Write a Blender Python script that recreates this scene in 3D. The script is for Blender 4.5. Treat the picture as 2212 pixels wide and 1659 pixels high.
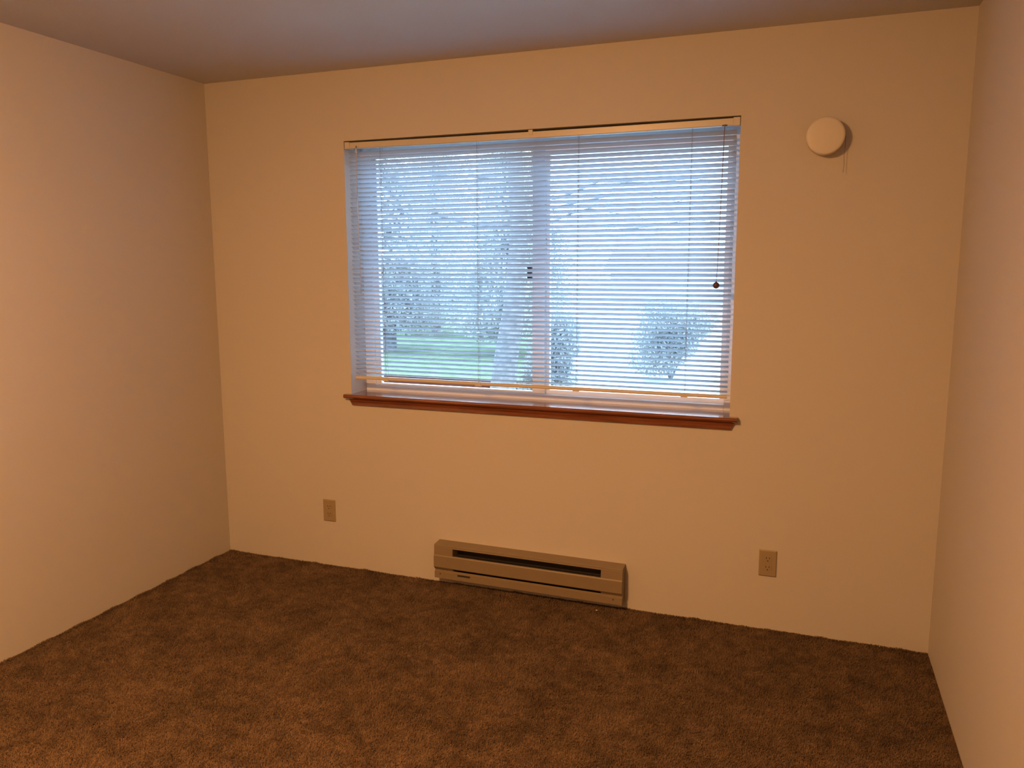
import bpy, bmesh, math, random
import numpy as np
from mathutils import Vector, Matrix

for o in list(bpy.data.objects):
    bpy.data.objects.remove(o, do_unlink=True)
scene = bpy.context.scene
COL = scene.collection
random.seed(4)
rng = np.random.default_rng(4)

# ------------------------------------------------------------------ camera
F_PX, YAW, PITCH, ROLL = 1708.8, -0.3536, -0.1472, -0.0022
CAM = Vector((2.887, -3.362, 1.528))
fwd = Vector((math.sin(YAW) * math.cos(PITCH), math.cos(YAW) * math.cos(PITCH), math.sin(PITCH)))
rt = Vector((math.cos(YAW), -math.sin(YAW), 0))
up = rt.cross(fwd)
r2 = rt * math.cos(ROLL) + up * math.sin(ROLL)
u2 = -rt * math.sin(ROLL) + up * math.cos(ROLL)
cam_data = bpy.data.cameras.new('camera')
cam_data.sensor_fit = 'HORIZONTAL'
cam_data.sensor_width = 36.0
cam_data.lens = F_PX / 2212.0 * 36.0
cam_data.clip_start = 0.02
cam_data.clip_end = 300
cam = bpy.data.objects.new('camera', cam_data)
m = Matrix.Identity(4)
for i in range(3):
    m[i][0], m[i][1], m[i][2], m[i][3] = r2[i], u2[i], -fwd[i], CAM[i]
cam.matrix_world = m
COL.objects.link(cam)
scene.camera = cam

# ------------------------------------------------------------------ sky, lamp levels, exposure
world = bpy.data.worlds.new('overcast_sky')
scene.world = world
world.use_nodes = True
bg = world.node_tree.nodes['Background']
bg.inputs['Color'].default_value = (0.45, 0.72, 1.0, 1)
bg.inputs['Strength'].default_value = 18.0
LAMP_COLOR = (1.0, 0.49, 0.175, 1)
LAMP_STRENGTH = 446.0
LAMP_POS = (1.55, -2.98)
scene.view_settings.view_transform = 'Standard'
scene.view_settings.look = 'None'
scene.view_settings.exposure = 0.0
scene.view_settings.gamma = 1.0
scene.view_settings.use_curve_mapping = False

# ------------------------------------------------------------------ room numbers
W, H, D = 3.416, 2.44, 5.6           # width, height, depth
OX0, OX1, OZ0, OZ1 = 0.798, 2.614, 0.885, 2.118   # window opening
WT = 0.22                               # outer wall thickness


# ------------------------------------------------------------------ helpers
def new_mat(name):
    mt = bpy.data.materials.new(name)
    mt.use_nodes = True
    nt = mt.node_tree
    b = nt.nodes['Principled BSDF']
    return mt, nt, b


def simple(name, col, rough=0.5, metallic=0.0, var=0.0, vscale=20.0, bump=0.0, bscale=200.0, spec=0.5):
    mt, nt, b = new_mat(name)
    b.inputs['Roughness'].default_value = rough
    b.inputs['Metallic'].default_value = metallic
    b.inputs['Specular IOR Level'].default_value = spec
    b.inputs['Base Color'].default_value = (*col, 1)
    tc = nt.nodes.new('ShaderNodeTexCoord')
    if var > 0:
        n = nt.nodes.new('ShaderNodeTexNoise')
        n.inputs['Scale'].default_value = vscale
        n.inputs['Detail'].default_value = 4
        nt.links.new(tc.outputs['Object'], n.inputs['Vector'])
        r = nt.nodes.new('ShaderNodeValToRGB')
        r.color_ramp.elements[0].position = 0.3
        r.color_ramp.elements[1].position = 0.7
        r.color_ramp.elements[0].color = (*[c * (1 - var) for c in col], 1)
        r.color_ramp.elements[1].color = (*[min(1, c * (1 + var)) for c in col], 1)
        nt.links.new(n.outputs['Fac'], r.inputs['Fac'])
        nt.links.new(r.outputs['Color'], b.inputs['Base Color'])
    if bump > 0:
        n2 = nt.nodes.new('ShaderNodeTexNoise')
        n2.inputs['Scale'].default_value = bscale
        n2.inputs['Detail'].default_value = 3
        nt.links.new(tc.outputs['Object'], n2.inputs['Vector'])
        bp = nt.nodes.new('ShaderNodeBump')
        bp.inputs['Strength'].default_value = bump
        bp.inputs['Distance'].default_value = 0.002
        nt.links.new(n2.outputs['Fac'], bp.inputs['Height'])
        nt.links.new(bp.outputs['Normal'], b.inputs['Normal'])
    return mt


def bm_box(bm, x0, x1, y0, y1, z0, z1):
    v = [bm.verts.new(p) for p in ((x0, y0, z0), (x1, y0, z0), (x1, y1, z0), (x0, y1, z0),
                                   (x0, y0, z1), (x1, y0, z1), (x1, y1, z1), (x0, y1, z1))]
    for f in ((0, 3, 2, 1), (4, 5, 6, 7), (0, 1, 5, 4), (1, 2, 6, 5), (2, 3, 7, 6), (3, 0, 4, 7)):
        bm.faces.new([v[i] for i in f])


def bm_prism_x(bm, prof, x0, x1):
    """extrude a (y,z) outline along x"""
    a = [bm.verts.new((x0, y, z)) for y, z in prof]
    b = [bm.verts.new((x1, y, z)) for y, z in prof]
    n = len(prof)
    for i in range(n):
        j = (i + 1) % n
        bm.faces.new((a[i], a[j], b[j], b[i]))
    bm.faces.new(a[::-1])
    bm.faces.new(b)


def bm_tube(bm, pts, r, seg=6, cap=True):
    pts = [Vector(p) for p in pts]
    rs = r if isinstance(r, (list, tuple)) else [r] * len(pts)
    rings = []
    for i, p in enumerate(pts):
        d = (pts[min(i + 1, len(pts) - 1)] - pts[max(i - 1, 0)]).normalized()
        a = d.orthogonal().normalized() if i == 0 else (rings[-1][1] - d * rings[-1][1].dot(d)).normalized()
        b = d.cross(a)
        ring = [bm.verts.new(p + (a * math.cos(t) + b * math.sin(t)) * rs[i])
                for t in [2 * math.pi * k / seg for k in range(seg)]]
        rings.append((ring, a))
    for i in range(len(rings) - 1):
        A, B = rings[i][0], rings[i + 1][0]
        for k in range(seg):
            bm.faces.new((A[k], A[(k + 1) % seg], B[(k + 1) % seg], B[k]))
    if cap:
        bm.faces.new(rings[0][0][::-1])
        bm.faces.new(rings[-1][0])


def bm_lathe(bm, prof, seg=40, axis='z', origin=(0, 0, 0)):
    """prof: list of (radius, height); axis z or -y (height goes towards -y)"""
    ox, oy, oz = origin
    rings = []
    for r, h in prof:
        if r < 1e-6:
            p = (ox, oy, oz + h) if axis == 'z' else (ox, oy - h, oz)
            rings.append([bm.verts.new(p)])
        else:
            ring = []
            for k in range(seg):
                t = 2 * math.pi * k / seg
                c, s = r * math.cos(t), r * math.sin(t)
                ring.append(bm.verts.new((ox + c, oy + s, oz + h) if axis == 'z' else (ox + c, oy - h, oz + s)))
            rings.append(ring)
    for A, B in zip(rings, rings[1:]):
        for k in range(seg):
            j = (k + 1) % seg
            if len(A) == 1 and len(B) == 1:
                continue
            if len(A) == 1:
                bm.faces.new((A[0], B[k], B[j]))
            elif len(B) == 1:
                bm.faces.new((A[k], A[j], B[0]))
            else:
                bm.faces.new((A[k], A[j], B[j], B[k]))


def finish(name, bm, mat, parent=None, bevel=0.0, smooth=False, segs=2):
    bmesh.ops.recalc_face_normals(bm, faces=bm.faces)
    if bevel > 0:
        bmesh.ops.bevel(bm, geom=[e for e in bm.edges if e.is_manifold and e.calc_face_angle(0) > 0.5],
                        offset=bevel, segments=segs, profile=0.6, affect='EDGES')
    me = bpy.data.meshes.new(name)
    bm.to_mesh(me)
    bm.free()
    me.materials.append(mat)
    if smooth:
        for p in me.polygons:
            p.use_smooth = True
    o = bpy.data.objects.new(name, me)
    COL.objects.link(o)
    if parent:
        o.parent = parent
    return o


def box_obj(name, x0, x1, y0, y1, z0, z1, mat, parent=None, bevel=0.0):
    bm = bmesh.new()
    bm_box(bm, x0, x1, y0, y1, z0, z1)
    return finish(name, bm, mat, parent, bevel)


def tag(o, label=None, cat=None, group=None, kind=None):
    if label:
        o['label'] = label
    if cat:
        o['category'] = cat
    if group:
        o['group'] = group
    if kind:
        o['kind'] = kind
    return o


def empty(name, loc=(0, 0, 0)):
    o = bpy.data.objects.new(name, None)
    o.empty_display_size = 0.05
    o.location = loc
    COL.objects.link(o)
    return o


# ------------------------------------------------------------------ materials
def wall_material(name, col, bump=0.12):
    mt, nt, b = new_mat(name)
    b.inputs['Roughness'].default_value = 0.62
    b.inputs['Specular IOR Level'].default_value = 0.25
    tc = nt.nodes.new('ShaderNodeTexCoord')
    n1 = nt.nodes.new('ShaderNodeTexNoise')
    n1.inputs['Scale'].default_value = 1.3
    n1.inputs['Detail'].default_value = 3
    nt.links.new(tc.outputs['Object'], n1.inputs['Vector'])
    r = nt.nodes.new('ShaderNodeValToRGB')
    r.color_ramp.elements[0].position = 0.3
    r.color_ramp.elements[1].position = 0.7
    r.color_ramp.elements[0].color = (*[c * 0.97 for c in col], 1)
    r.color_ramp.elements[1].color = (*[c * 1.0 for c in col], 1)
    nt.links.new(n1.outputs['Fac'], r.inputs['Fac'])
    nt.links.new(r.outputs['Color'], b.inputs['Base Color'])
    n2 = nt.nodes.new('ShaderNodeTexNoise')
    n2.inputs['Scale'].default_value = 130
    n2.inputs['Detail'].default_value = 4
    n2.inputs['Roughness'].default_value = 0.6
    nt.links.new(tc.outputs['Object'], n2.inputs['Vector'])
    bp = nt.nodes.new('ShaderNodeBump')
    bp.inputs['Strength'].default_value = bump
    bp.inputs['Distance'].default_value = 0.003
    nt.links.new(n2.outputs['Fac'], bp.inputs['Height'])
    nt.links.new(bp.outputs['Normal'], b.inputs['Normal'])
    return mt


M = {}
M['wall'] = wall_material('cream_wall_paint', (0.52, 0.477, 0.432))
M['ceiling'] = wall_material('ceiling_paint', (0.58, 0.56, 0.53), 0.25)
M['vinyl'] = simple('white_window_vinyl', (0.77, 0.80, 0.84), 0.35)
M['blind_metal'] = simple('blind_rail_enamel', (0.53, 0.48, 0.40), 0.35)
M['cord'] = simple('blind_cord', (0.22, 0.23, 0.26), 0.8)
M['lift_cord'] = simple('aged_lift_cord', (0.22, 0.15, 0.135), 0.8)
M['wand'] = simple('wand_plastic', (0.55, 0.56, 0.6), 0.2)
M['strip'] = simple('dark_gap_shade', (0.035, 0.025, 0.02), 0.8)  # near-black stand-in for the shadow in the gap above the headrail
M['ball'] = simple('brown_wood_ball', (0.085, 0.03, 0.024), 0.35, var=0.3, vscale=120)
M['black'] = simple('black_plastic', (0.01, 0.011, 0.014), 0.4)
M['detector'] = simple('detector_plastic', (0.60, 0.54, 0.45), 0.45)
M['wire'] = simple('dark_thin_wire', (0.16, 0.10, 0.07), 0.5)
M['almond'] = simple('almond_plastic', (0.31, 0.235, 0.14), 0.4)
M['slot'] = simple('outlet_slot_dark', (0.05, 0.025, 0.015), 0.7)
M['heater'] = simple('beige_heater_enamel', (0.225, 0.168, 0.105), 0.45, var=0.04, vscale=9)
M['heater_in'] = simple('heater_inner_dark', (0.03, 0.024, 0.018), 0.6)
M['fin'] = simple('heater_fin_metal', (0.16, 0.14, 0.11), 0.5, metallic=0.6)
M['crumb'] = simple('white_crumb', (0.8, 0.75, 0.68), 0.8)
M['pan'] = simple('lamp_pan_metal', (0.55, 0.5, 0.42), 0.35, metallic=0.5)


def wood_material():
    mt, nt, b = new_mat('red_brown_varnished_wood')
    b.inputs['Roughness'].default_value = 0.14
    b.inputs['Coat Weight'].default_value = 0.9
    b.inputs['Coat Roughness'].default_value = 0.07
    tc = nt.nodes.new('ShaderNodeTexCoord')
    mp = nt.nodes.new('ShaderNodeMapping')
    mp.inputs['Scale'].default_value = (1.2, 28, 28)
    nt.links.new(tc.outputs['Object'], mp.inputs['Vector'])
    n = nt.nodes.new('ShaderNodeTexNoise')
    n.inputs['Scale'].default_value = 4
    n.inputs['Detail'].default_value = 6
    n.inputs['Distortion'].default_value = 0.6
    nt.links.new(mp.outputs['Vector'], n.inputs['Vector'])
    r = nt.nodes.new('ShaderNodeValToRGB')
    r.color_ramp.elements[0].position = 0.32
    r.color_ramp.elements[1].position = 0.7
    r.color_ramp.elements[0].color = (0.115, 0.034, 0.016, 1)
    r.color_ramp.elements[1].color = (0.23, 0.075, 0.034, 1)
    nt.links.new(n.outputs['Fac'], r.inputs['Fac'])
    nt.links.new(r.outputs['Color'], b.inputs['Base Color'])
    return mt


M['wood'] = wood_material()


def slat_material():
    mt = bpy.data.materials.new('pale_blue_grey_vinyl_slat')
    mt.use_nodes = True
    nt = mt.node_tree
    nt.nodes.clear()
    out = nt.nodes.new('ShaderNodeOutputMaterial')
    pb = nt.nodes.new('ShaderNodeBsdfPrincipled')
    pb.inputs['Base Color'].default_value = (0.41, 0.485, 0.555, 1)
    pb.inputs['Roughness'].default_value = 0.4
    tr = nt.nodes.new('ShaderNodeBsdfTranslucent')
    tr.inputs['Color'].default_value = (0.52, 0.62, 0.74, 1)
    mx = nt.nodes.new('ShaderNodeMixShader')
    mx.inputs['Fac'].default_value = 0.20
    nt.links.new(pb.outputs[0], mx.inputs[1])
    nt.links.new(tr.outputs[0], mx.inputs[2])
    nt.links.new(mx.outputs[0], out.inputs['Surface'])
    return mt


M['slat'] = slat_material()


def glass_material():
    mt = bpy.data.materials.new('window_glass')
    mt.use_nodes = True
    nt = mt.node_tree
    nt.nodes.clear()
    out = nt.nodes.new('ShaderNodeOutputMaterial')
    tr = nt.nodes.new('ShaderNodeBsdfTransparent')
    tr.inputs['Color'].default_value = (0.93, 0.96, 0.96, 1)
    gl = nt.nodes.new('ShaderNodeBsdfGlossy')
    gl.inputs['Roughness'].default_value = 0.015
    fr = nt.nodes.new('ShaderNodeFresnel')
    fr.inputs['IOR'].default_value = 1.55
    mx = nt.nodes.new('ShaderNodeMixShader')
    nt.links.new(fr.outputs[0], mx.inputs['Fac'])
    nt.links.new(tr.outputs[0], mx.inputs[1])
    nt.links.new(gl.outputs[0], mx.inputs[2])
    nt.links.new(mx.outputs[0], out.inputs['Surface'])
    return mt


M['glass'] = glass_material()


def lamp_material():
    mt = bpy.data.materials.new('lit_lamp_glass')
    mt.use_nodes = True
    nt = mt.node_tree
    nt.nodes.clear()
    out = nt.nodes.new('ShaderNodeOutputMaterial')
    em = nt.nodes.new('ShaderNodeEmission')
    em.inputs['Color'].default_value = LAMP_COLOR
    em.inputs['Strength'].default_value = LAMP_STRENGTH
    nt.links.new(em.outputs[0], out.inputs['Surface'])
    return mt


M['lamp'] = lamp_material()


def carpet_material(name, gain):
    mt, nt, b = new_mat(name)
    b.inputs['Roughness'].default_value = 0.95
    b.inputs['Specular IOR Level'].default_value = 0.05
    b.inputs['Sheen Weight'].default_value = 0.15
    geo = nt.nodes.new('ShaderNodeNewGeometry')
    # worn, mottled patches of a hand's breadth, broken up by yarn-sized flecks
    def noise(scale, detail, rough):
        n = nt.nodes.new('ShaderNodeTexNoise')
        n.inputs['Scale'].default_value = scale
        n.inputs['Detail'].default_value = detail
        n.inputs['Roughness'].default_value = rough
        nt.links.new(geo.outputs['Position'], n.inputs['Vector'])
        return n.outputs['Fac']

    def mix(a, b_, f):
        mn = nt.nodes.new('ShaderNodeMix')
        mn.data_type = 'FLOAT'
        mn.inputs['Factor'].default_value = f
        nt.links.new(a, mn.inputs['A'])
        nt.links.new(b_, mn.inputs['B'])
        return mn.outputs['Result']

    big = mix(noise(5, 3, 0.5), noise(19, 5, 0.65), 0.62)
    allf = mix(big, noise(240, 2, 0.5), 0.36)
    r = nt.nodes.new('ShaderNodeValToRGB')
    els = r.color_ramp.elements
    els[0].position = 0.41
    els[1].position = 0.60
    els[0].color = (0.086 * gain, 0.050 * gain, 0.026 * gain, 1)
    els[1].color = (0.235 * gain, 0.146 * gain, 0.081 * gain, 1)
    nt.links.new(allf, r.inputs['Fac'])
    nt.links.new(r.outputs['Color'], b.inputs['Base Color'])
    return mt


M['carpet_base'] = carpet_material('brown_carpet_backing', 0.8)
M['pile'] = carpet_material('brown_carpet_pile', 0.95)

# ------------------------------------------------------------------ the room shell
floor = tag(box_obj('floor', -0.12, W + 0.12, -D - 0.12, WT, -0.14, -0.012, M['carpet_base']),
            'mottled brown carpeted floor', kind='structure')
tag(box_obj('ceiling', -0.12, W + 0.12, -D - 0.12, WT, H, H + 0.14, M['ceiling']),
    'smooth painted ceiling', kind='structure')
tag(box_obj('wall_left', -0.12, 0, -D - 0.12, WT, -0.012, H, M['wall']), 'bare cream wall left of the window wall',
    kind='structure')
tag(box_obj('wall_right', W, W + 0.12, -D - 0.12, WT, -0.012, H, M['wall']), 'bare cream wall right of the window wall',
    kind='structure')
tag(box_obj('wall_rear', 0, W, -D - 0.12, -D, -0.012, H, M['wall']), 'bare cream wall opposite the window', kind='structure')
bm = bmesh.new()
bm_box(bm, 0, OX0, 0, WT, -0.012, H)
bm_box(bm, OX1, W, 0, WT, -0.012, H)
bm_box(bm, OX0, OX1, 0, WT, -0.012, OZ0)
bm_box(bm, OX0, OX1, 0, WT, OZ1, H)
bmesh.ops.remove_doubles(bm, verts=bm.verts, dist=1e-5)
tag(finish('wall_back', bm, M['wall']), 'cream wall with the window, outlets and heater', kind='structure')


# carpet pile: short leaning yarn tufts, uncountable
def carpet_pile():
    x0, x1, y0, y1 = 0.001, W - 0.001, -2.5, -0.001
    dens = 80000
    n = int((x1 - x0) * (y1 - y0) * dens)
    px = rng.uniform(x0, x1, n)
    py = rng.uniform(y0, y1, n)
    # fuzzy strip where the carpet is tucked along the walls
    e = 9000
    ex = np.concatenate([rng.uniform(x0, x1, e), rng.uniform(0.0005, 0.006, e), W - rng.uniform(0.0005, 0.006, e)])
    ey = np.concatenate([-rng.uniform(0.0005, 0.006, e), rng.uniform(y0, y1, e), rng.uniform(y0, y1, e)])
    px = np.concatenate([px, ex])
    py = np.concatenate([py, ey])
    n = len(px)
    # slow field that lays the pile over in different directions (foot marks, vacuum streaks)
    def field(a, s):
        v = np.zeros(n)
        for k in range(7):
            kx, ky = rng.normal(0, s, 2)
            v += np.sin(px * kx + py * ky + rng.uniform(0, 6.28)) * a
        return v
    ang = rng.uniform(0, 2 * np.pi, n)
    lean = rng.uniform(0.3, 2.3, n)
    lx = np.cos(ang) * lean + field(0.07, 16)
    ly = np.sin(ang) * lean + field(0.07, 16)
    h = rng.uniform(0.0045, 0.0085, n) * (1 + 0.10 * field(0.5, 14))
    rag = 0.006 * np.clip(np.sin(px * 23 + 1.0) + np.sin(px * 61) + np.sin(py * 37) - 0.6, 0, 2)
    near = (py > -0.012) | (px < 0.012) | (px > W - 0.012)
    h = np.where(near, h + rag * rng.uniform(0.2, 1.0, n), h)
    tw = rng.uniform(0, 2 * np.pi, n)
    wd = rng.uniform(0.0006, 0.0012, n)
    cx, cy = np.cos(tw) * wd, np.sin(tw) * wd
    zb = np.full(n, -0.0125)
    tx = np.clip(px + lx * h, x0, x1)
    ty = np.clip(py + ly * h, y0 - 0.02, y1)
    tz = zb + h / np.sqrt(1 + 0.5 * (lx ** 2 + ly ** 2)) + 0.0045
    co = np.empty((n, 4, 3))
    co[:, 0] = np.stack([np.clip(px - cx, x0, x1), np.minimum(py - cy, y1), zb], 1)
    co[:, 1] = np.stack([np.clip(px + cx, x0, x1), np.minimum(py + cy, y1), zb], 1)
    co[:, 2] = np.stack([np.clip(tx + cx * 0.7, x0, x1), np.minimum(ty + cy * 0.7, y1), tz], 1)
    co[:, 3] = np.stack([np.clip(tx - cx * 0.7, x0, x1), np.minimum(ty - cy * 0.7, y1), tz], 1)
    me = bpy.data.meshes.new('carpet_pile')
    me.vertices.add(n * 4)
    me.vertices.foreach_set('co', co.ravel())
    me.loops.add(n * 4)
    me.loops.foreach_set('vertex_index', np.arange(n * 4, dtype=np.int32))
    me.polygons.add(n)
    me.polygons.foreach_set('loop_start', np.arange(0, n * 4, 4, dtype=np.int32))
    me.polygons.foreach_set('loop_total', np.full(n, 4, dtype=np.int32))
    me.update(calc_edges=True)
    me.materials.append(M['pile'])
    o = bpy.data.objects.new('carpet_pile', me)
    COL.objects.link(o)
    o.parent = floor
    tag(o, 'short brown cut pile of the carpet', kind='stuff')


carpet_pile()

# ------------------------------------------------------------------ window
FY0, FY1 = 0.145, 0.205
SILL_TOP = 0.906
win = tag(empty('window_1', ((OX0 + OX1) / 2, 0.17, OZ0)), 'white sliding window set deep in the wall', kind='structure')
WM = win.matrix_basis.inverted()


def wpart(o, parent=win):
    o.parent = parent
    if parent is win:
        o.matrix_parent_inverse = Matrix.Translation(-Vector(win.location))
    return o


# outer frame
bm = bmesh.new()
fx0, fx1 = OX0, OX1
bm_box(bm, fx0, 0.851, FY0, FY1, SILL_TOP - 0.02, OZ1)
bm_box(bm, 2.575, fx1, FY0, FY1, SILL_TOP - 0.02, OZ1)
bm_box(bm, 0.851, 2.575, FY0, FY1, 2.070, OZ1)
bm_box(bm, 0.851, 2.575, FY0, FY1, SILL_TOP - 0.02, 0.930)
wpart(finish('window_frame', bm, M['vinyl'], bevel=0.002))


def sash(name, x0, x1, z0, z1, y0, y1, lw, rw, bh, th):
    bm = bmesh.new()
    bm_box(bm, x0, x0 + lw, y0, y1, z0, z1)
    bm_box(bm, x1 - rw, x1, y0, y1, z0, z1)
    bm_box(bm, x0 + lw, x1 - rw, y0, y1, z0, z0 + bh)
    bm_box(bm, x0 + lw, x1 - rw, y0, y1, z1 - th, z1)
    s = wpart(finish(name, bm, M['vinyl'], bevel=0.0015))
    ym = (y0 + y1) / 2
    g = box_obj('pane', x0 + lw - 0.004, x1 - rw + 0.004, ym - 0.002, ym + 0.002, z0 + bh - 0.004, z1 - th + 0.004, M['glass'])
    g.parent = s
    return s


slide = sash('sliding_sash', 0.851, 1.752, 0.930, 2.070, 0.153, 0.177, 0.030, 0.060, 0.013, 0.016)
sash('fixed_sash', 1.700, 2.575, 0.930, 2.070, 0.179, 0.203, 0.068, 0.022, 0.020, 0.040)
lt = box_obj('latch', 1.668, 1.6895, 0.146, 0.160, 1.466, 1.530, M['black'], bevel=0.002)
lt.parent = slide

# wooden sill board with ogee nose and bevel-ended apron below
bm = bmesh.new()
nose = [(FY0 + 0.01, SILL_TOP), (-0.030, SILL_TOP), (-0.034, SILL_TOP - 0.004), (-0.035, SILL_TOP - 0.010),
        (-0.033, SILL_TOP - 0.016), (-0.027, SILL_TOP - 0.020), (FY0 + 0.01, SILL_TOP - 0.020)]
bm_prism_x(bm, [(y, z) for y, z in nose if True], OX0 + 0.0005, OX1 - 0.0005)
ear = [(-0.0005, SILL_TOP), (-0.030, SILL_TOP), (-0.034, SILL_TOP - 0.004), (-0.035, SILL_TOP - 0.010),
       (-0.033, SILL_TOP - 0.016), (-0.027, SILL_TOP - 0.020), (-0.0005, SILL_TOP - 0.020)]
bm_prism_x(bm, ear, 0.770, OX0 + 0.0005)
bm_prism_x(bm, ear, OX1 - 0.0005, 2.648)
sill = wpart(finish('window_sill', bm, M['wood']))
tag(sill, 'red-brown varnished wooden sill')
bm = bmesh.new()
ax = [(0.789, 0.886), (2.637, 0.886), (2.628, 0.866), (2.622, 0.852), (0.806, 0.852), (0.798, 0.866)]
fr = [bm.verts.new((x, -0.012 - (0.006 if z > 0.87 else 0), z)) for x, z in ax]
bk = [bm.verts.new((x, -0.0005, z)) for x, z in ax]
for i in range(6):
    j = (i + 1) % 6
    bm.faces.new((fr[i], fr[j], bk[j], bk[i]))
bm.faces.new((fr[0], fr[1], fr[2], fr[5]))
bm.faces.new((fr[5], fr[2], fr[3], fr[4]))
bm.faces.new(bk)
ap = finish('apron', bm, M['wood'], bevel=0.001)
ap.parent = sill

# ------------------------------------------------------------------ mini blind
blind = empty('mini_blind', (1.706, 0.022, 2.108))
tag(blind, 'pale horizontal-slat mini blind hanging in the window opening', 'blind')
BI = Matrix.Translation(-Vector(blind.location))


def bpart(o, parent=blind):
    o.parent = parent
    if parent is blind:
        o.matrix_parent_inverse = BI
    return o


BX0, BX1 = 0.816, 2.600
BY = 0.022


def sag(x):
    t = (x - BX0) / (BX1 - BX0)
    return -0.003 * 4 * t * (1 - t)


def swept_rail(name, x0, x1, prof, mat, sagf, n=24):
    bm = bmesh.new()
    rings = []
    for i in range(n + 1):
        x = x0 + (x1 - x0) * i / n
        rings.append([bm.verts.new((x, y, z + sagf(x))) for y, z in prof])
    k = len(prof)
    for A, B in zip(rings, rings[1:]):
        for i in range(k):
            j = (i + 1) % k
            bm.faces.new((A[i], A[j], B[j], B[i]))
    bm.faces.new(rings[0][::-1])
    bm.faces.new(rings[-1])
    return finish(name, bm, mat)


hz1, hz0 = 2.1115, 2.0835
hr = [(0.008, hz1), (0.006, hz1 - 0.002), (0.006, hz0 + 0.002), (0.008, hz0), (0.034, hz0), (0.036, hz0 + 0.002),
      (0.036, hz1 - 0.002), (0.034, hz1)]
bpart(swept_rail('headrail', 0.8265, 2.5845, hr, M['blind_metal'], sag))
for bx0, bx1 in ((0.8005, 0.8260), (2.5850, 2.6115)):
    bm = bmesh.new()
    bm_box(bm, bx0, bx1, 0.003, 0.0395, 2.0815, 2.1135)
    bpart(finish('end_bracket', bm, M['blind_metal'], bevel=0.0012))
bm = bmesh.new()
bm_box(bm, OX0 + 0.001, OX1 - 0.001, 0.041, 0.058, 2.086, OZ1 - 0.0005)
bpart(finish('gap_shade_strip', bm, M['strip']))  # added dark strip: blocks light from behind, makes the headrail gap read as shadow
bm = bmesh.new()
bm_box(bm, 1.722, 1.742, 0.004, 0.038, 2.096, 2.116)
bpart(finish('center_bracket', bm, M['blind_metal'], bevel=0.001))

# slats: curved strips, inner edge high, outer edge low
N_SLAT = 51
PITCH_Z = 0.02105
Z_TOP = 2.0590
TILT = math.radians(30)
SW = 0.025


def slat_mesh(n=20, seed=0):
    rr = random.Random(seed)
    bm = bmesh.new()
    rows = []
    a1, a2, p1, p2 = rr.uniform(0, 0.0004), rr.uniform(0, 0.0003), rr.uniform(0, 6), rr.uniform(0, 6)
    for i in range(n + 1):
        x = BX0 + (BX1 - BX0) * i / n
        w = a1 * math.sin(3 * x + p1) + a2 * math.sin(7 * x + p2)
        row = []
        for k in range(5):
            s = -0.5 + k / 4            # room side (-) to outside (+)
            crown = 0.0016 * (1 - (2 * s) ** 2)
            y = s * SW * math.cos(TILT) + crown * math.sin(TILT)
            z = -s * SW * math.sin(TILT) + crown * math.cos(TILT)
            row.append(bm.verts.new((x - 1.708, y, z + w)))
        rows.append(row)
    for A, B in zip(rows, rows[1:]):
        for k in range(4):
            bm.faces.new((A[k], B[k], B[k + 1], A[k + 1]))
    me = bpy.data.meshes.new('slat')
    bm.to_mesh(me)
    bm.free()
    me.materials.append(M['slat'])
    for p in me.polygons:
        p.use_smooth = True
    return me


slat_meshes = [slat_mesh(seed=s) for s in range(6)]
for i in range(N_SLAT):
    o = bpy.data.objects.new('slat', slat_meshes[i % 6])
    COL.objects.link(o)
    o.parent = blind
    o.matrix_parent_inverse = BI
    o.location = (1.708 + random.uniform(-0.0012, 0.0012), BY + random.uniform(-0.0006, 0.0006),
                  Z_TOP - i * PITCH_Z + random.uniform(-0.0003, 0.0003))
    o.rotation_euler = (-math.radians(6.5 - 6.0 * i / N_SLAT) + random.uniform(-0.02, 0.02), 0, 0)
RZ = Z_TOP - N_SLAT * PITCH_Z + 0.0095        # bottom rail top

rp = [(0.012, RZ), (0.008, RZ - 0.004), (0.007, RZ - 0.010), (0.009, RZ - 0.015), (0.030, RZ - 0.015),
      (0.034, RZ - 0.010), (0.033, RZ - 0.004), (0.029, RZ)]
rail = bpart(swept_rail('bottom_rail', BX0 + 0.002, BX1 - 0.001, rp, M['blind_metal'], lambda x: 0.0))
LADX = (0.986, 1.475, 1.946, 2.423)
for lx in LADX:
    bm = bmesh.new()
    bm_prism_x(bm, [(0.005, RZ - 0.002), (0.004, RZ - 0.0175), (0.016, RZ - 0.0185), (0.016, RZ - 0.0155), (0.0065, RZ - 0.0150),
                    (0.0065, RZ - 0.002)], lx - 0.014, lx + 0.014)
    c = finish('cord_clip', bm, M['blind_metal'])
    c.parent = rail
    # ladder: front and back cord with a rung under every slat
    bm = bmesh.new()
    yf, yb = BY - SW / 2 * math.cos(TILT) - 0.0012, BY + SW / 2 * math.cos(TILT) + 0.0012
    for yy in (yf, yb):
        pts = []
        for k in range(27):
            t = k / 26
            z = 2.085 + (RZ - 0.002 - 2.085) * t
            pts.append((lx + 0.0010 * math.sin(k * 1.7 + lx * 9), yy, z))
        bm_tube(bm, pts, 0.0006, 4)
    bm_tube(bm, [(lx + 0.004, yf - 0.0006, 2.085), (lx + 0.003, yf - 0.0006, 1.5), (lx + 0.004, yf - 0.0006, RZ - 0.002)], 0.00045, 4)
    for i in range(N_SLAT):
        z = Z_TOP - i * PITCH_Z
        dz = SW / 2 * math.sin(TILT)
        bm_tube(bm, [(lx, yf, z + dz - 0.0012), (lx, yb, z - dz - 0.0012)], 0.0004, 3, cap=False)
    bpart(finish('ladder_cord', bm, M['cord']))

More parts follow.
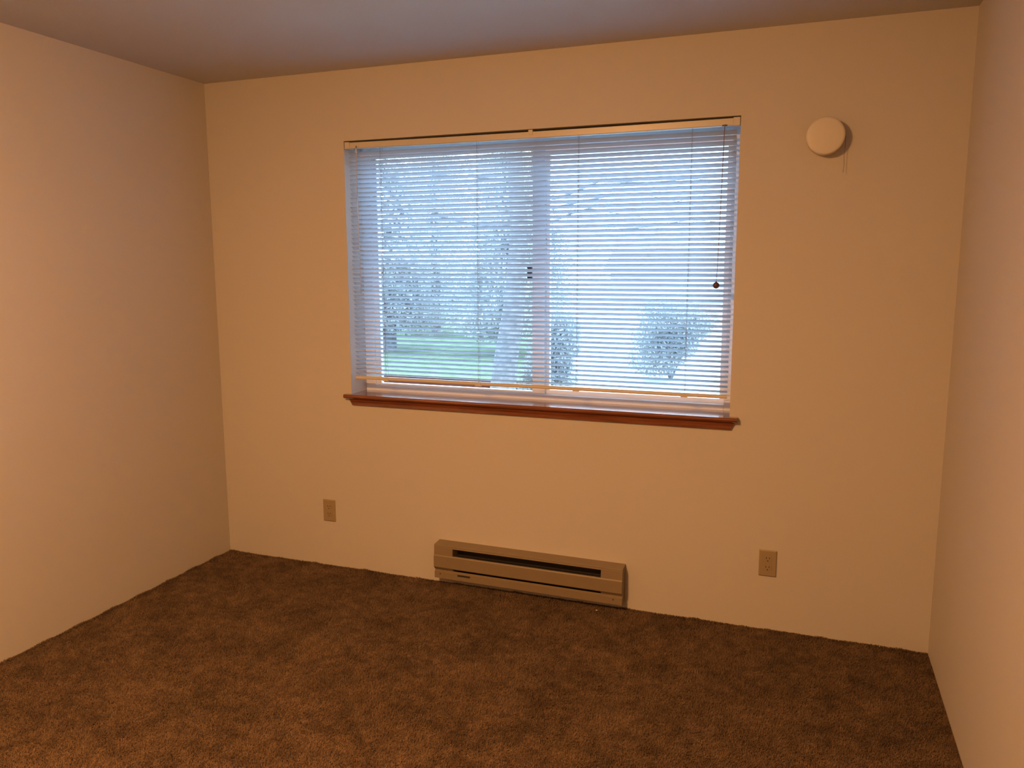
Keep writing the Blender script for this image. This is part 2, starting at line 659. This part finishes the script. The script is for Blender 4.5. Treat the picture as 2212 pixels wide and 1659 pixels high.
# lift cord with the brown wooden ball, right side
bm = bmesh.new()
cp = [(2.552, 0.006, 2.088), (2.552, 0.002, 2.080), (2.551, -0.001, 2.04), (2.549, -0.003, 1.85), (2.546, -0.004, 1.65), (2.5425, -0.005, 1.464)]
bm_tube(bm, cp, 0.0010, 6)
bm_tube(bm, [(p[0] + 0.0026 * (1 - i / 5), p[1] - 0.0006, p[2]) for i, p in enumerate(cp)], 0.0008, 6)
lift = bpart(finish('lift_cord', bm, M['lift_cord']))
bm = bmesh.new()
bm_lathe(bm, [(0.0, -0.0135), (0.0055, -0.0125), (0.0105, -0.0085), (0.0132, -0.003), (0.0135, 0.002), (0.0115, 0.0075), (0.007, 0.0115),
              (0.003, 0.0135), (0.0025, 0.016), (0.0, 0.016)], 24, 'z', (2.5422, -0.0145, 1.4505))
ball = finish('cord_ball', bm, M['ball'], smooth=True)
ball.parent = lift
tag(ball, 'round brown wooden pull ball')
bm = bmesh.new()
bm_box(bm, 2.542, 2.562, 0.0045, 0.012, 2.0805, 2.087)
lk = finish('cord_lock', bm, M['black'], bevel=0.001)
bpart(lk)

# tilt control on the left: hook and two thin cords / wand
bm = bmesh.new()
bm_tube(bm, [(0.8645, 0.006, 2.089), (0.8650, -0.001, 2.093), (0.8665, -0.004, 2.086), (0.866, -0.004, 2.070)], 0.0013, 6)
hook = bpart(finish('tilt_hook', bm, M['black']))
bm = bmesh.new()
bm_tube(bm, [(0.8665, -0.004, 2.072), (0.8672, -0.0045, 1.80), (0.8725, -0.005, 1.402)], 0.0022, 8)
wand = bpart(finish('tilt_wand', bm, M['wand'], smooth=True))
bm = bmesh.new()
bm_lathe(bm, [(0.0, 0.010), (0.0028, 0.008), (0.0056, -0.006), (0.0045, -0.010), (0, -0.010)], 10, 'z', (0.8665, -0.004, 2.070))
c = finish('wand_cap', bm, M['wand'])
c.parent = wand

# ------------------------------------------------------------------ round detector on the wall
det = empty('smoke_detector', (2.929, 0.0, 2.0145))
tag(det, 'round white smoke detector high on the wall right of the window', 'detector')
bm = bmesh.new()
bm_lathe(bm, [(0, 0.0), (0.066, 0.0), (0.066, 0.014), (0.0, 0.014)], 48, 'y')
finish('base_plate', bm, M['detector'], det)
bm = bmesh.new()
bm_lathe(bm, [(0.0, 0.0142), (0.0665, 0.0142), (0.0690, 0.020), (0.0700, 0.050), (0.0690, 0.0565), (0.0665, 0.0595), (0.060, 0.0610),
              (0.030, 0.0618), (0.0, 0.062)], 56, 'y')
finish('body', bm, M['detector'], det, smooth=True)
bm = bmesh.new()
bm_tube(bm, [(0.060, -0.016, 0.005), (0.0715, -0.022, 0.000), (0.0725, -0.024, -0.03), (0.070, -0.022, -0.075), (0.072, -0.021, -0.110),
             (0.0695, -0.022, -0.135)], 0.0008, 5)
w = finish('dangling_wire', bm, M['wire'], det)
tag(w, 'thin dark wire hanging below')



# ------------------------------------------------------------------ outlets
def outlet(x, z, label):
    root = empty('wall_outlet', (x, 0, z))
    tag(root, label, 'outlet', 'almond duplex outlets on the window wall')
    bm = bmesh.new()
    a = [(-0.0355, -0.0572), (0.0355, -0.0572), (0.0355, 0.0572), (-0.0355, 0.0572)]
    b = [(-0.0315, -0.0532), (0.0315, -0.0532), (0.0315, 0.0532), (-0.0315, 0.0532)]
    v0 = [bm.verts.new((p[0], 0.0, p[1])) for p in a]
    v1 = [bm.verts.new((p[0], -0.0030, p[1])) for p in a]
    v2 = [bm.verts.new((p[0], -0.0055, p[1])) for p in b]
    for A, B in ((v0, v1), (v1, v2)):
        for i in range(4):
            j = (i + 1) % 4
            bm.faces.new((A[i], A[j], B[j], B[i]))
    bm.faces.new(v2)
    bm.faces.new(v0[::-1])
    finish('cover_plate', bm, M['almond'], root)
    for s in (1, -1):
        zc = 0.0195 * s
        bm = bmesh.new()
        pts = []
        for k in range(28):
            t = 2 * math.pi * k / 28
            pts.append((0.0172 * math.cos(t), max(-0.0128, min(0.0128, 0.0172 * math.sin(t)))))
        f0 = [bm.verts.new((p[0], -0.005, zc + p[1])) for p in pts]
        f1 = [bm.verts.new((p[0] * 0.97, -0.0072, zc + p[1] * 0.97)) for p in pts]
        for i in range(28):
            j = (i + 1) % 28
            bm.faces.new((f0[i], f0[j], f1[j], f1[i]))
        bm.faces.new(f1)
        rec = finish('receptacle', bm, M['almond'], root)
        for sx, hh in ((-0.0064, 0.0040), (0.0064, 0.0034)):
            box_obj('slot', sx - 0.0013, sx + 0.0013, -0.0076, -0.0071, zc + 0.0045 - hh, zc + 0.0045 + hh, M['slot'], rec)
        bm = bmesh.new()
        bm_lathe(bm, [(0, 0.0070), (0.0025, 0.0070), (0.0025, 0.0076), (0, 0.0076)], 12, 'y', (0, 0, zc - 0.0075))
        finish('ground_hole', bm, M['slot'], rec)
    bm = bmesh.new()
    bm_lathe(bm, [(0, 0.0052), (0.0030, 0.0052), (0.0026, 0.0064), (0, 0.0066)], 14, 'y')
    finish('screw', bm, M['almond'], root)
    return root


outlet(0.645, 0.291, 'almond duplex outlet on the wall left of the heater')
outlet(2.793, 0.2905, 'almond duplex outlet on the wall right of the heater')

# ------------------------------------------------------------------ baseboard heater
HX0, HX1, EC = 1.267, 2.187, 0.097
HB, HT = 0.040, 0.212
heat = empty('baseboard_heater', (HX0, 0, 0))
heat.rotation_euler = (0, 0.006, 0)
tag(heat, 'beige metal electric baseboard heater low on the wall under the window', 'heater')
HL = HX1 - HX0
cap_prof = [(-0.001, HT), (-0.060, HT - 0.004), (-0.064, HT - 0.006), (-0.0645, HT - 0.010), (-0.0625, HT - 0.012), (-0.0645, HT - 0.014), (-0.0665, 0.158),
            (-0.0705, 0.153), (-0.0705, 0.098), (-0.067, 0.094), (-0.054, 0.080), (-0.054, 0.075), (-0.062, 0.071),
            (-0.062, HB), (-0.001, HB)]
for a, b in ((0.0, EC), (HL - EC, HL)):
    bm = bmesh.new()
    bm_prism_x(bm, cap_prof, a, b)
    e = finish('end_cap', bm, M['heater'], heat)
    for zz, yy in ((0.062, -0.0620),):
        bm = bmesh.new()
        xc = 0.030 if a == 0 else HL - 0.040
        bm_lathe(bm, [(0, 0.0), (0.0032, 0.0), (0.0028, 0.0014), (0, 0.0018)], 10, 'y', (xc, yy, zz))
        finish('screw', bm, M['heater_in'], e)
# dark back pan
bm = bmesh.new()
bm_prism_x(bm, [(-0.001, HT - 0.004), (-0.004, HT - 0.004), (-0.004, HB + 0.004), (-0.001, HB + 0.004)], EC, HL - EC)
finish('back_pan', bm, M['heater_in'], heat)
# top cover with folded front lip
bm = bmesh.new()
bm_prism_x(bm, [(-0.001, HT), (-0.060, HT - 0.004), (-0.064, HT - 0.006), (-0.0645, HT - 0.010), (-0.0625, HT - 0.012), (-0.0645, HT - 0.014), (-0.0648, HT - 0.018),
                (-0.0620, HT - 0.018), (-0.0600, HT - 0.008), (-0.001, HT - 0.003)], EC, HL - EC)
finish('top_cover', bm, M['heater'], heat)
# front panel with inward deflector
bm = bmesh.new()
bm_prism_x(bm, [(-0.056, 0.157), (-0.0665, 0.158), (-0.0705, 0.153), (-0.0705, 0.098), (-0.067, 0.094), (-0.055, 0.088), (-0.055, 0.0895),
                (-0.066, 0.096), (-0.069, 0.100), (-0.069, 0.152), (-0.0655, 0.1565), (-0.056, 0.1555)], EC, HL - EC)
finish('front_panel', bm, M['heater'], heat)
# lower strip
bm = bmesh.new()
bm_prism_x(bm, [(-0.052, 0.079), (-0.062, 0.073), (-0.062, HB), (-0.001, HB), (-0.001, HB + 0.002), (-0.0605, HB + 0.002),
                (-0.0605, 0.0715), (-0.052, 0.0775)], EC, HL - EC)
low = finish('lower_panel', bm, M['heater'], heat)
bm = bmesh.new()
bm_prism_x(bm, [(-0.0615, 0.0735), (-0.0645, 0.0720), (-0.0645, 0.0705), (-0.0615, 0.0695)], 0.121, 0.186)
finish('thermostat_lip', bm, M['heater'], low)
bm = bmesh.new()
bm_prism_x(bm, [(-0.0618, 0.0690), (-0.0627, 0.0690), (-0.0627, 0.0605), (-0.0618, 0.0605)], 0.121, 0.186)
finish('label_plate', bm, M['heater_in'], low)
# heating element and fins
bm = bmesh.new()
bm_tube(bm, [(EC - 0.02, -0.033, 0.125), (HL - EC + 0.02, -0.033, 0.125)], 0.006, 10)
el = finish('heating_element', bm, M['fin'], heat)
bm = bmesh.new()
nf = 90
for k in range(nf):
    xk = EC + 0.01 + (HL - 2 * EC - 0.02) * k / (nf - 1)
    bm_box(bm, xk - 0.0003, xk + 0.0003, -0.052, -0.012, 0.102, 0.148)
fins = finish('fins', bm, M['fin'], el)
tag(fins, kind='stuff')

# tiny white crumb in front of the heater
bm = bmesh.new()
bmesh.ops.create_icosphere(bm, subdivisions=1, radius=0.004)
for v in bm.verts:
    v.co.z *= 0.5
    v.co.x *= random.uniform(0.8, 1.5)
cr = finish('paint_crumb', bm, M['crumb'])
cr.location = (2.075, -0.074, 0.001)
tag(cr, 'tiny white crumb on the carpet at the right end of the heater', 'crumb')

# ------------------------------------------------------------------ ceiling light (behind the camera's view, mirrored in the glass)
lamp = empty('ceiling_light', (LAMP_POS[0], LAMP_POS[1], H))
tag(lamp, 'round flush ceiling light with glowing glass dome', 'lamp')
bm = bmesh.new()
bm_lathe(bm, [(0, 0), (0.185, 0), (0.190, -0.006), (0.190, -0.034), (0.182, -0.040), (0.172, -0.040), (0.172, -0.030), (0, -0.030)], 56, 'z')
finish('base_pan', bm, M['pan'], lamp, smooth=False)
bm = bmesh.new()
prof = [(0.170, -0.034)]
for k in range(1, 13):
    t = k / 12 * math.pi / 2
    prof.append((0.170 * math.cos(t) if k < 12 else 0.0, -0.038 - 0.085 * math.sin(t)))
bm_lathe(bm, prof, 56, 'z')
dome = finish('glass_dome', bm, M['lamp'], lamp, smooth=True)

# ------------------------------------------------------------------ outside
GZ = -0.30

def leaf_material(name, col):
    mt, nt, b = new_mat(name)
    tc = nt.nodes.new('ShaderNodeTexCoord')
    n = nt.nodes.new('ShaderNodeTexNoise')
    n.inputs['Scale'].default_value = 2.5
    n.inputs['Detail'].default_value = 4
    nt.links.new(tc.outputs['Object'], n.inputs['Vector'])
    r = nt.nodes.new('ShaderNodeValToRGB')
    r.color_ramp.elements[0].position = 0.3
    r.color_ramp.elements[1].position = 0.7
    r.color_ramp.elements[0].color = (*[c * 0.75 for c in col], 1)
    r.color_ramp.elements[1].color = (*[c * 1.25 for c in col], 1)
    nt.links.new(n.outputs['Fac'], r.inputs['Fac'])
    nt.links.new(r.outputs['Color'], b.inputs['Base Color'])
    b.inputs['Roughness'].default_value = 0.7
    tr = nt.nodes.new('ShaderNodeBsdfTranslucent')
    nt.links.new(r.outputs['Color'], tr.inputs['Color'])
    mx = nt.nodes.new('ShaderNodeAddShader')
    out = nt.nodes['Material Output']
    nt.links.new(b.outputs[0], mx.inputs[0])
    nt.links.new(tr.outputs[0], mx.inputs[1])
    nt.links.new(mx.outputs[0], out.inputs['Surface'])
    return mt


M['soil'] = simple('wet_brown_bark_mulch', (0.022, 0.0065, 0.0055), 0.95, var=0.5, vscale=9, bump=0.6, bscale=40, spec=0.0)
M['lawn'] = simple('lawn_green', (0.100, 0.112, 0.064), 0.95, var=0.25, vscale=5, bump=0.5, bscale=60, spec=0.0)
M['paving'] = simple('pale_concrete', (0.34, 0.33, 0.31), 0.85, var=0.06, vscale=4, spec=0.0)
M['bark'] = simple('tree_bark', (0.105, 0.085, 0.078), 0.95, var=0.4, vscale=14, bump=0.8, bscale=30)
M['leaf_dark'] = leaf_material('leaf_dark', (0.14, 0.128, 0.112))
M['leaf_mid'] = leaf_material('leaf_mid', (0.17, 0.158, 0.14))
M['leaf_shrub'] = leaf_material('leaf_shrub', (0.125, 0.114, 0.102))
M['siding'] = simple('pale_siding', (0.5, 0.5, 0.5), 0.8)
M['roof'] = simple('pinkish_roof', (0.20, 0.12, 0.11), 0.9, var=0.1, vscale=6)
M['dark_glass'] = simple('house_window_glass', (0.5, 0.52, 0.54), 0.15)



def ground_piece(name, pts, z0, z1, mat, label):
    bm = bmesh.new()
    a = [bm.verts.new((x, y, z0)) for x, y in pts]
    b = [bm.verts.new((x, y, z1)) for x, y in pts]
    for i in range(len(pts)):
        j = (i + 1) % len(pts)
        bm.faces.new((a[i], a[j], b[j], b[i]))
    bm.faces.new(a[::-1])
    bm.faces.new(b)
    tag(finish(name, bm, mat), label, kind='structure')


ground_piece('ground_paving', [(-40, WT), (30, WT), (30, 70), (-40, 70)], GZ - 0.25, GZ - 0.02, M['paving'],
             'pale concrete paving and street outside')
ground_piece('ground_lawn', [(-32, 8.4), (-0.85, 8.4), (-7.3, 27.0), (-32, 27.0)], GZ - 0.15, GZ, M['lawn'],
             'green lawn outside beyond the soil bed')
ground_piece('ground_soil', [(-32, WT), (0.15, WT), (-0.25, 6.6), (-0.85, 8.4), (-32, 8.4)], GZ - 0.15, GZ, M['soil'],
             'dark brown bark bed outside below the window')


def leaf_cloud(blobs, n, size, mat, name, parent, seed):
    g = np.random.default_rng(seed)
    vol = np.array([b[3] * b[4] * b[5] for b in blobs]) ** 0.67
    pick = g.choice(len(blobs), n, p=vol / vol.sum())
    d = g.normal(0, 1, (n, 3))
    d /= np.linalg.norm(d, axis=1)[:, None]
    r = g.uniform(0.0, 1.0, n) ** 0.45
    B = np.array(blobs)[pick]
    c = B[:, :3] + d * r[:, None] * B[:, 3:6]
    u = g.normal(0, 1, (n, 3))
    u /= np.linalg.norm(u, axis=1)[:, None]
    v = np.cross(u, g.normal(0, 1, (n, 3)))
    v /= np.linalg.norm(v, axis=1)[:, None]
    s = g.uniform(0.6, 1.3, n)[:, None] * size
    co = np.stack([c - u * s, c + v * s * 0.45, c + u * s, c - v * s * 0.45], 1)
    me = bpy.data.meshes.new(name)
    me.vertices.add(n * 4)
    me.vertices.foreach_set('co', co.ravel())
    me.loops.add(n * 4)
    me.loops.foreach_set('vertex_index', np.arange(n * 4, dtype=np.int32))
    me.polygons.add(n)
    me.polygons.foreach_set('loop_start', np.arange(0, n * 4, 4, dtype=np.int32))
    me.polygons.foreach_set('loop_total', np.full(n, 4, dtype=np.int32))
    me.update(calc_edges=True)
    me.materials.append(mat)
    o = bpy.data.objects.new(name, me)
    COL.objects.link(o)
    o.parent = parent
    return o


def evergreen(x, y, h, rad, mat, label, seed):
    t = empty('evergreen_tree', (x, y, GZ))
    tag(t, label, 'tree', 'evergreen trees across the lawn')
    bm = bmesh.new()
    bm_tube(bm, [(0, 0, -0.05), (0.03, 0, h * 0.4), (0, 0.02, h * 0.9)], [0.16, 0.11, 0.03], 8)
    finish('trunk', bm, M['bark'], t)
    rr = random.Random(seed)
    bl = []
    lv = 7
    for k in range(lv):
        z = h * (0.14 + 0.82 * k / (lv - 1))
        w_ = rad * (1.05 - 0.72 * k / (lv - 1))
        for q in range(5):
            a = q * 1.2566 + rr.uniform(0, 1.2)
            bl.append((math.cos(a) * w_ * 0.6, math.sin(a) * w_ * 0.6, z + rr.uniform(-0.2, 0.2), w_ * 0.55, w_ * 0.55, h * 0.085))
    leaf_cloud(bl, 32000, 0.038, mat, 'foliage', t, seed)


evergreen(-5.65, 12.0, 4.6, 1.08, M['leaf_dark'], 'dark evergreen tree at the left edge of the view outside', 11)
evergreen(-2.95, 12.0, 4.9, 1.08, M['leaf_mid'], 'mid-green evergreen tree just behind the leaning trunk', 12)
evergreen(-6.55, 16.2, 6.2, 1.35, M['leaf_mid'], 'tall mid-green evergreen tree filling the gap between the two nearest evergreens', 13)
evergreen(-4.98, 19.7, 6.2, 1.30, M['leaf_dark'], 'dark evergreen tree far back near the window divider', 14)
evergreen(-9.3, 21.6, 6.6, 1.6, M['leaf_dark'], 'farthest evergreen tree at the back left of the lawn', 15)


# leaning tree close to the window with branches reaching right
tr = empty('leaning_tree', (-0.33, 5.0, GZ))
tag(tr, 'leaning rough-barked tree close outside the window', 'tree')
bm = bmesh.new()
bm_tube(bm, [(-0.05, 0, -0.05), (0.00, 0, 0.25), (0.06, 0, 0.8), (0.16, 0, 1.4), (0.20, 0.05, 2.2), (0.12, 0.1, 3.2), (0.16, 0.2, 4.4)],
        [0.22, 0.16, 0.135, 0.12, 0.10, 0.08, 0.04], 12)
finish('trunk', bm, M['bark'], tr)
rb = random.Random(8)
for k in range(9):
    z0 = rb.uniform(1.9, 3.6)
    sgn = 1 if k % 3 else -1
    pts = [(0.17, 0.07, z0)]
    L = rb.uniform(1.2, 2.6)
    dz = rb.uniform(0.05, 0.5)
    for q in range(1, 6):
        t = q / 5
        pts.append((0.17 + sgn * L * t, 0.07 + rb.uniform(-0.2, 0.2) + 0.3 * t, z0 + dz * math.sin(t * 2.2) + rb.uniform(-0.05, 0.05)))
    bm = bmesh.new()
    bm_tube(bm, pts, [0.022, 0.016, 0.011, 0.008, 0.005, 0.003], 6)
    for q in range(2, 6):
        p = Vector(pts[q])
        for s in range(3):
            bm_tube(bm, [p, p + Vector((rb.uniform(-0.1, 0.4) * sgn, rb.uniform(-0.2, 0.2), rb.uniform(-0.35, 0.3)))], [0.004, 0.0015], 4)
    finish('branch', bm, M['bark'], tr)
bl = [(-1.6, 0.5, 3.2, 0.9, 0.8, 0.6), (-0.6, 0.4, 3.6, 0.9, 0.8, 0.7), (-1.2, 0.3, 2.3, 0.7, 0.6, 0.5), (-0.3, 0.3, 2.6, 0.6, 0.6, 0.5)]
leaf_cloud(bl, 3000, 0.04, M['leaf_mid'], 'foliage', tr, 21)


def shrub(x, y, rx, h, n, label, seed):
    t = empty('shrub', (x, y, GZ))
    tag(t, label, 'shrub', 'shrubs by the paving')
    bm = bmesh.new()
    for k in range(5):
        a = k * 1.26
        bm_tube(bm, [(0, 0, -0.03), (math.cos(a) * rx * 0.3, math.sin(a) * rx * 0.3, h * 0.4), (math.cos(a) * rx * 0.5, math.sin(a) * rx * 0.5, h * 0.75)],
                [0.02, 0.014, 0.006], 5)
    finish('stem', bm, M['bark'], t)
    rr = random.Random(seed)
    bl = [(rr.uniform(-0.4, 0.4) * rx, rr.uniform(-0.4, 0.4) * rx, h * (0.25 + 0.55 * k / 6), rx * 0.62, rx * 0.62, h * 0.22) for k in range(7)]
    leaf_cloud(bl, n * 3, 0.028, M['leaf_shrub'], 'foliage', t, seed)


shrub(0.03, 6.0, 0.46, 1.30, 4200, 'dense narrow shrub just right of the leaning tree outside', 31)
shrub(0.88, 9.6, 0.74, 1.34, 5200, 'wide shrub on the paving toward the right of the window view', 32)

# distant house
hs = empty('distant_house', (-3.6, 38, GZ))
tag(hs, 'distant pale house with pinkish roof beyond the paving', 'house')
box_obj('wall', -3.2, 4.2, 0, 4.5, 0, 1.55, M['siding'], hs)
bm = bmesh.new()
bm_prism_x(bm, [(-0.4, 1.5), (2.2, 2.75), (4.9, 1.5)], -3.6, 4.6)
finish('roof', bm, M['roof'], hs)
for k in range(3):
    wn = box_obj('house_window', -2.2 + k * 2.4, -1.1 + k * 2.4, -0.04, 0.0, 0.6, 1.3, M['siding'], hs)
    box_obj('pane', -2.12 + k * 2.4, -1.18 + k * 2.4, -0.05, -0.04, 0.68, 1.22, M['dark_glass'], wn)
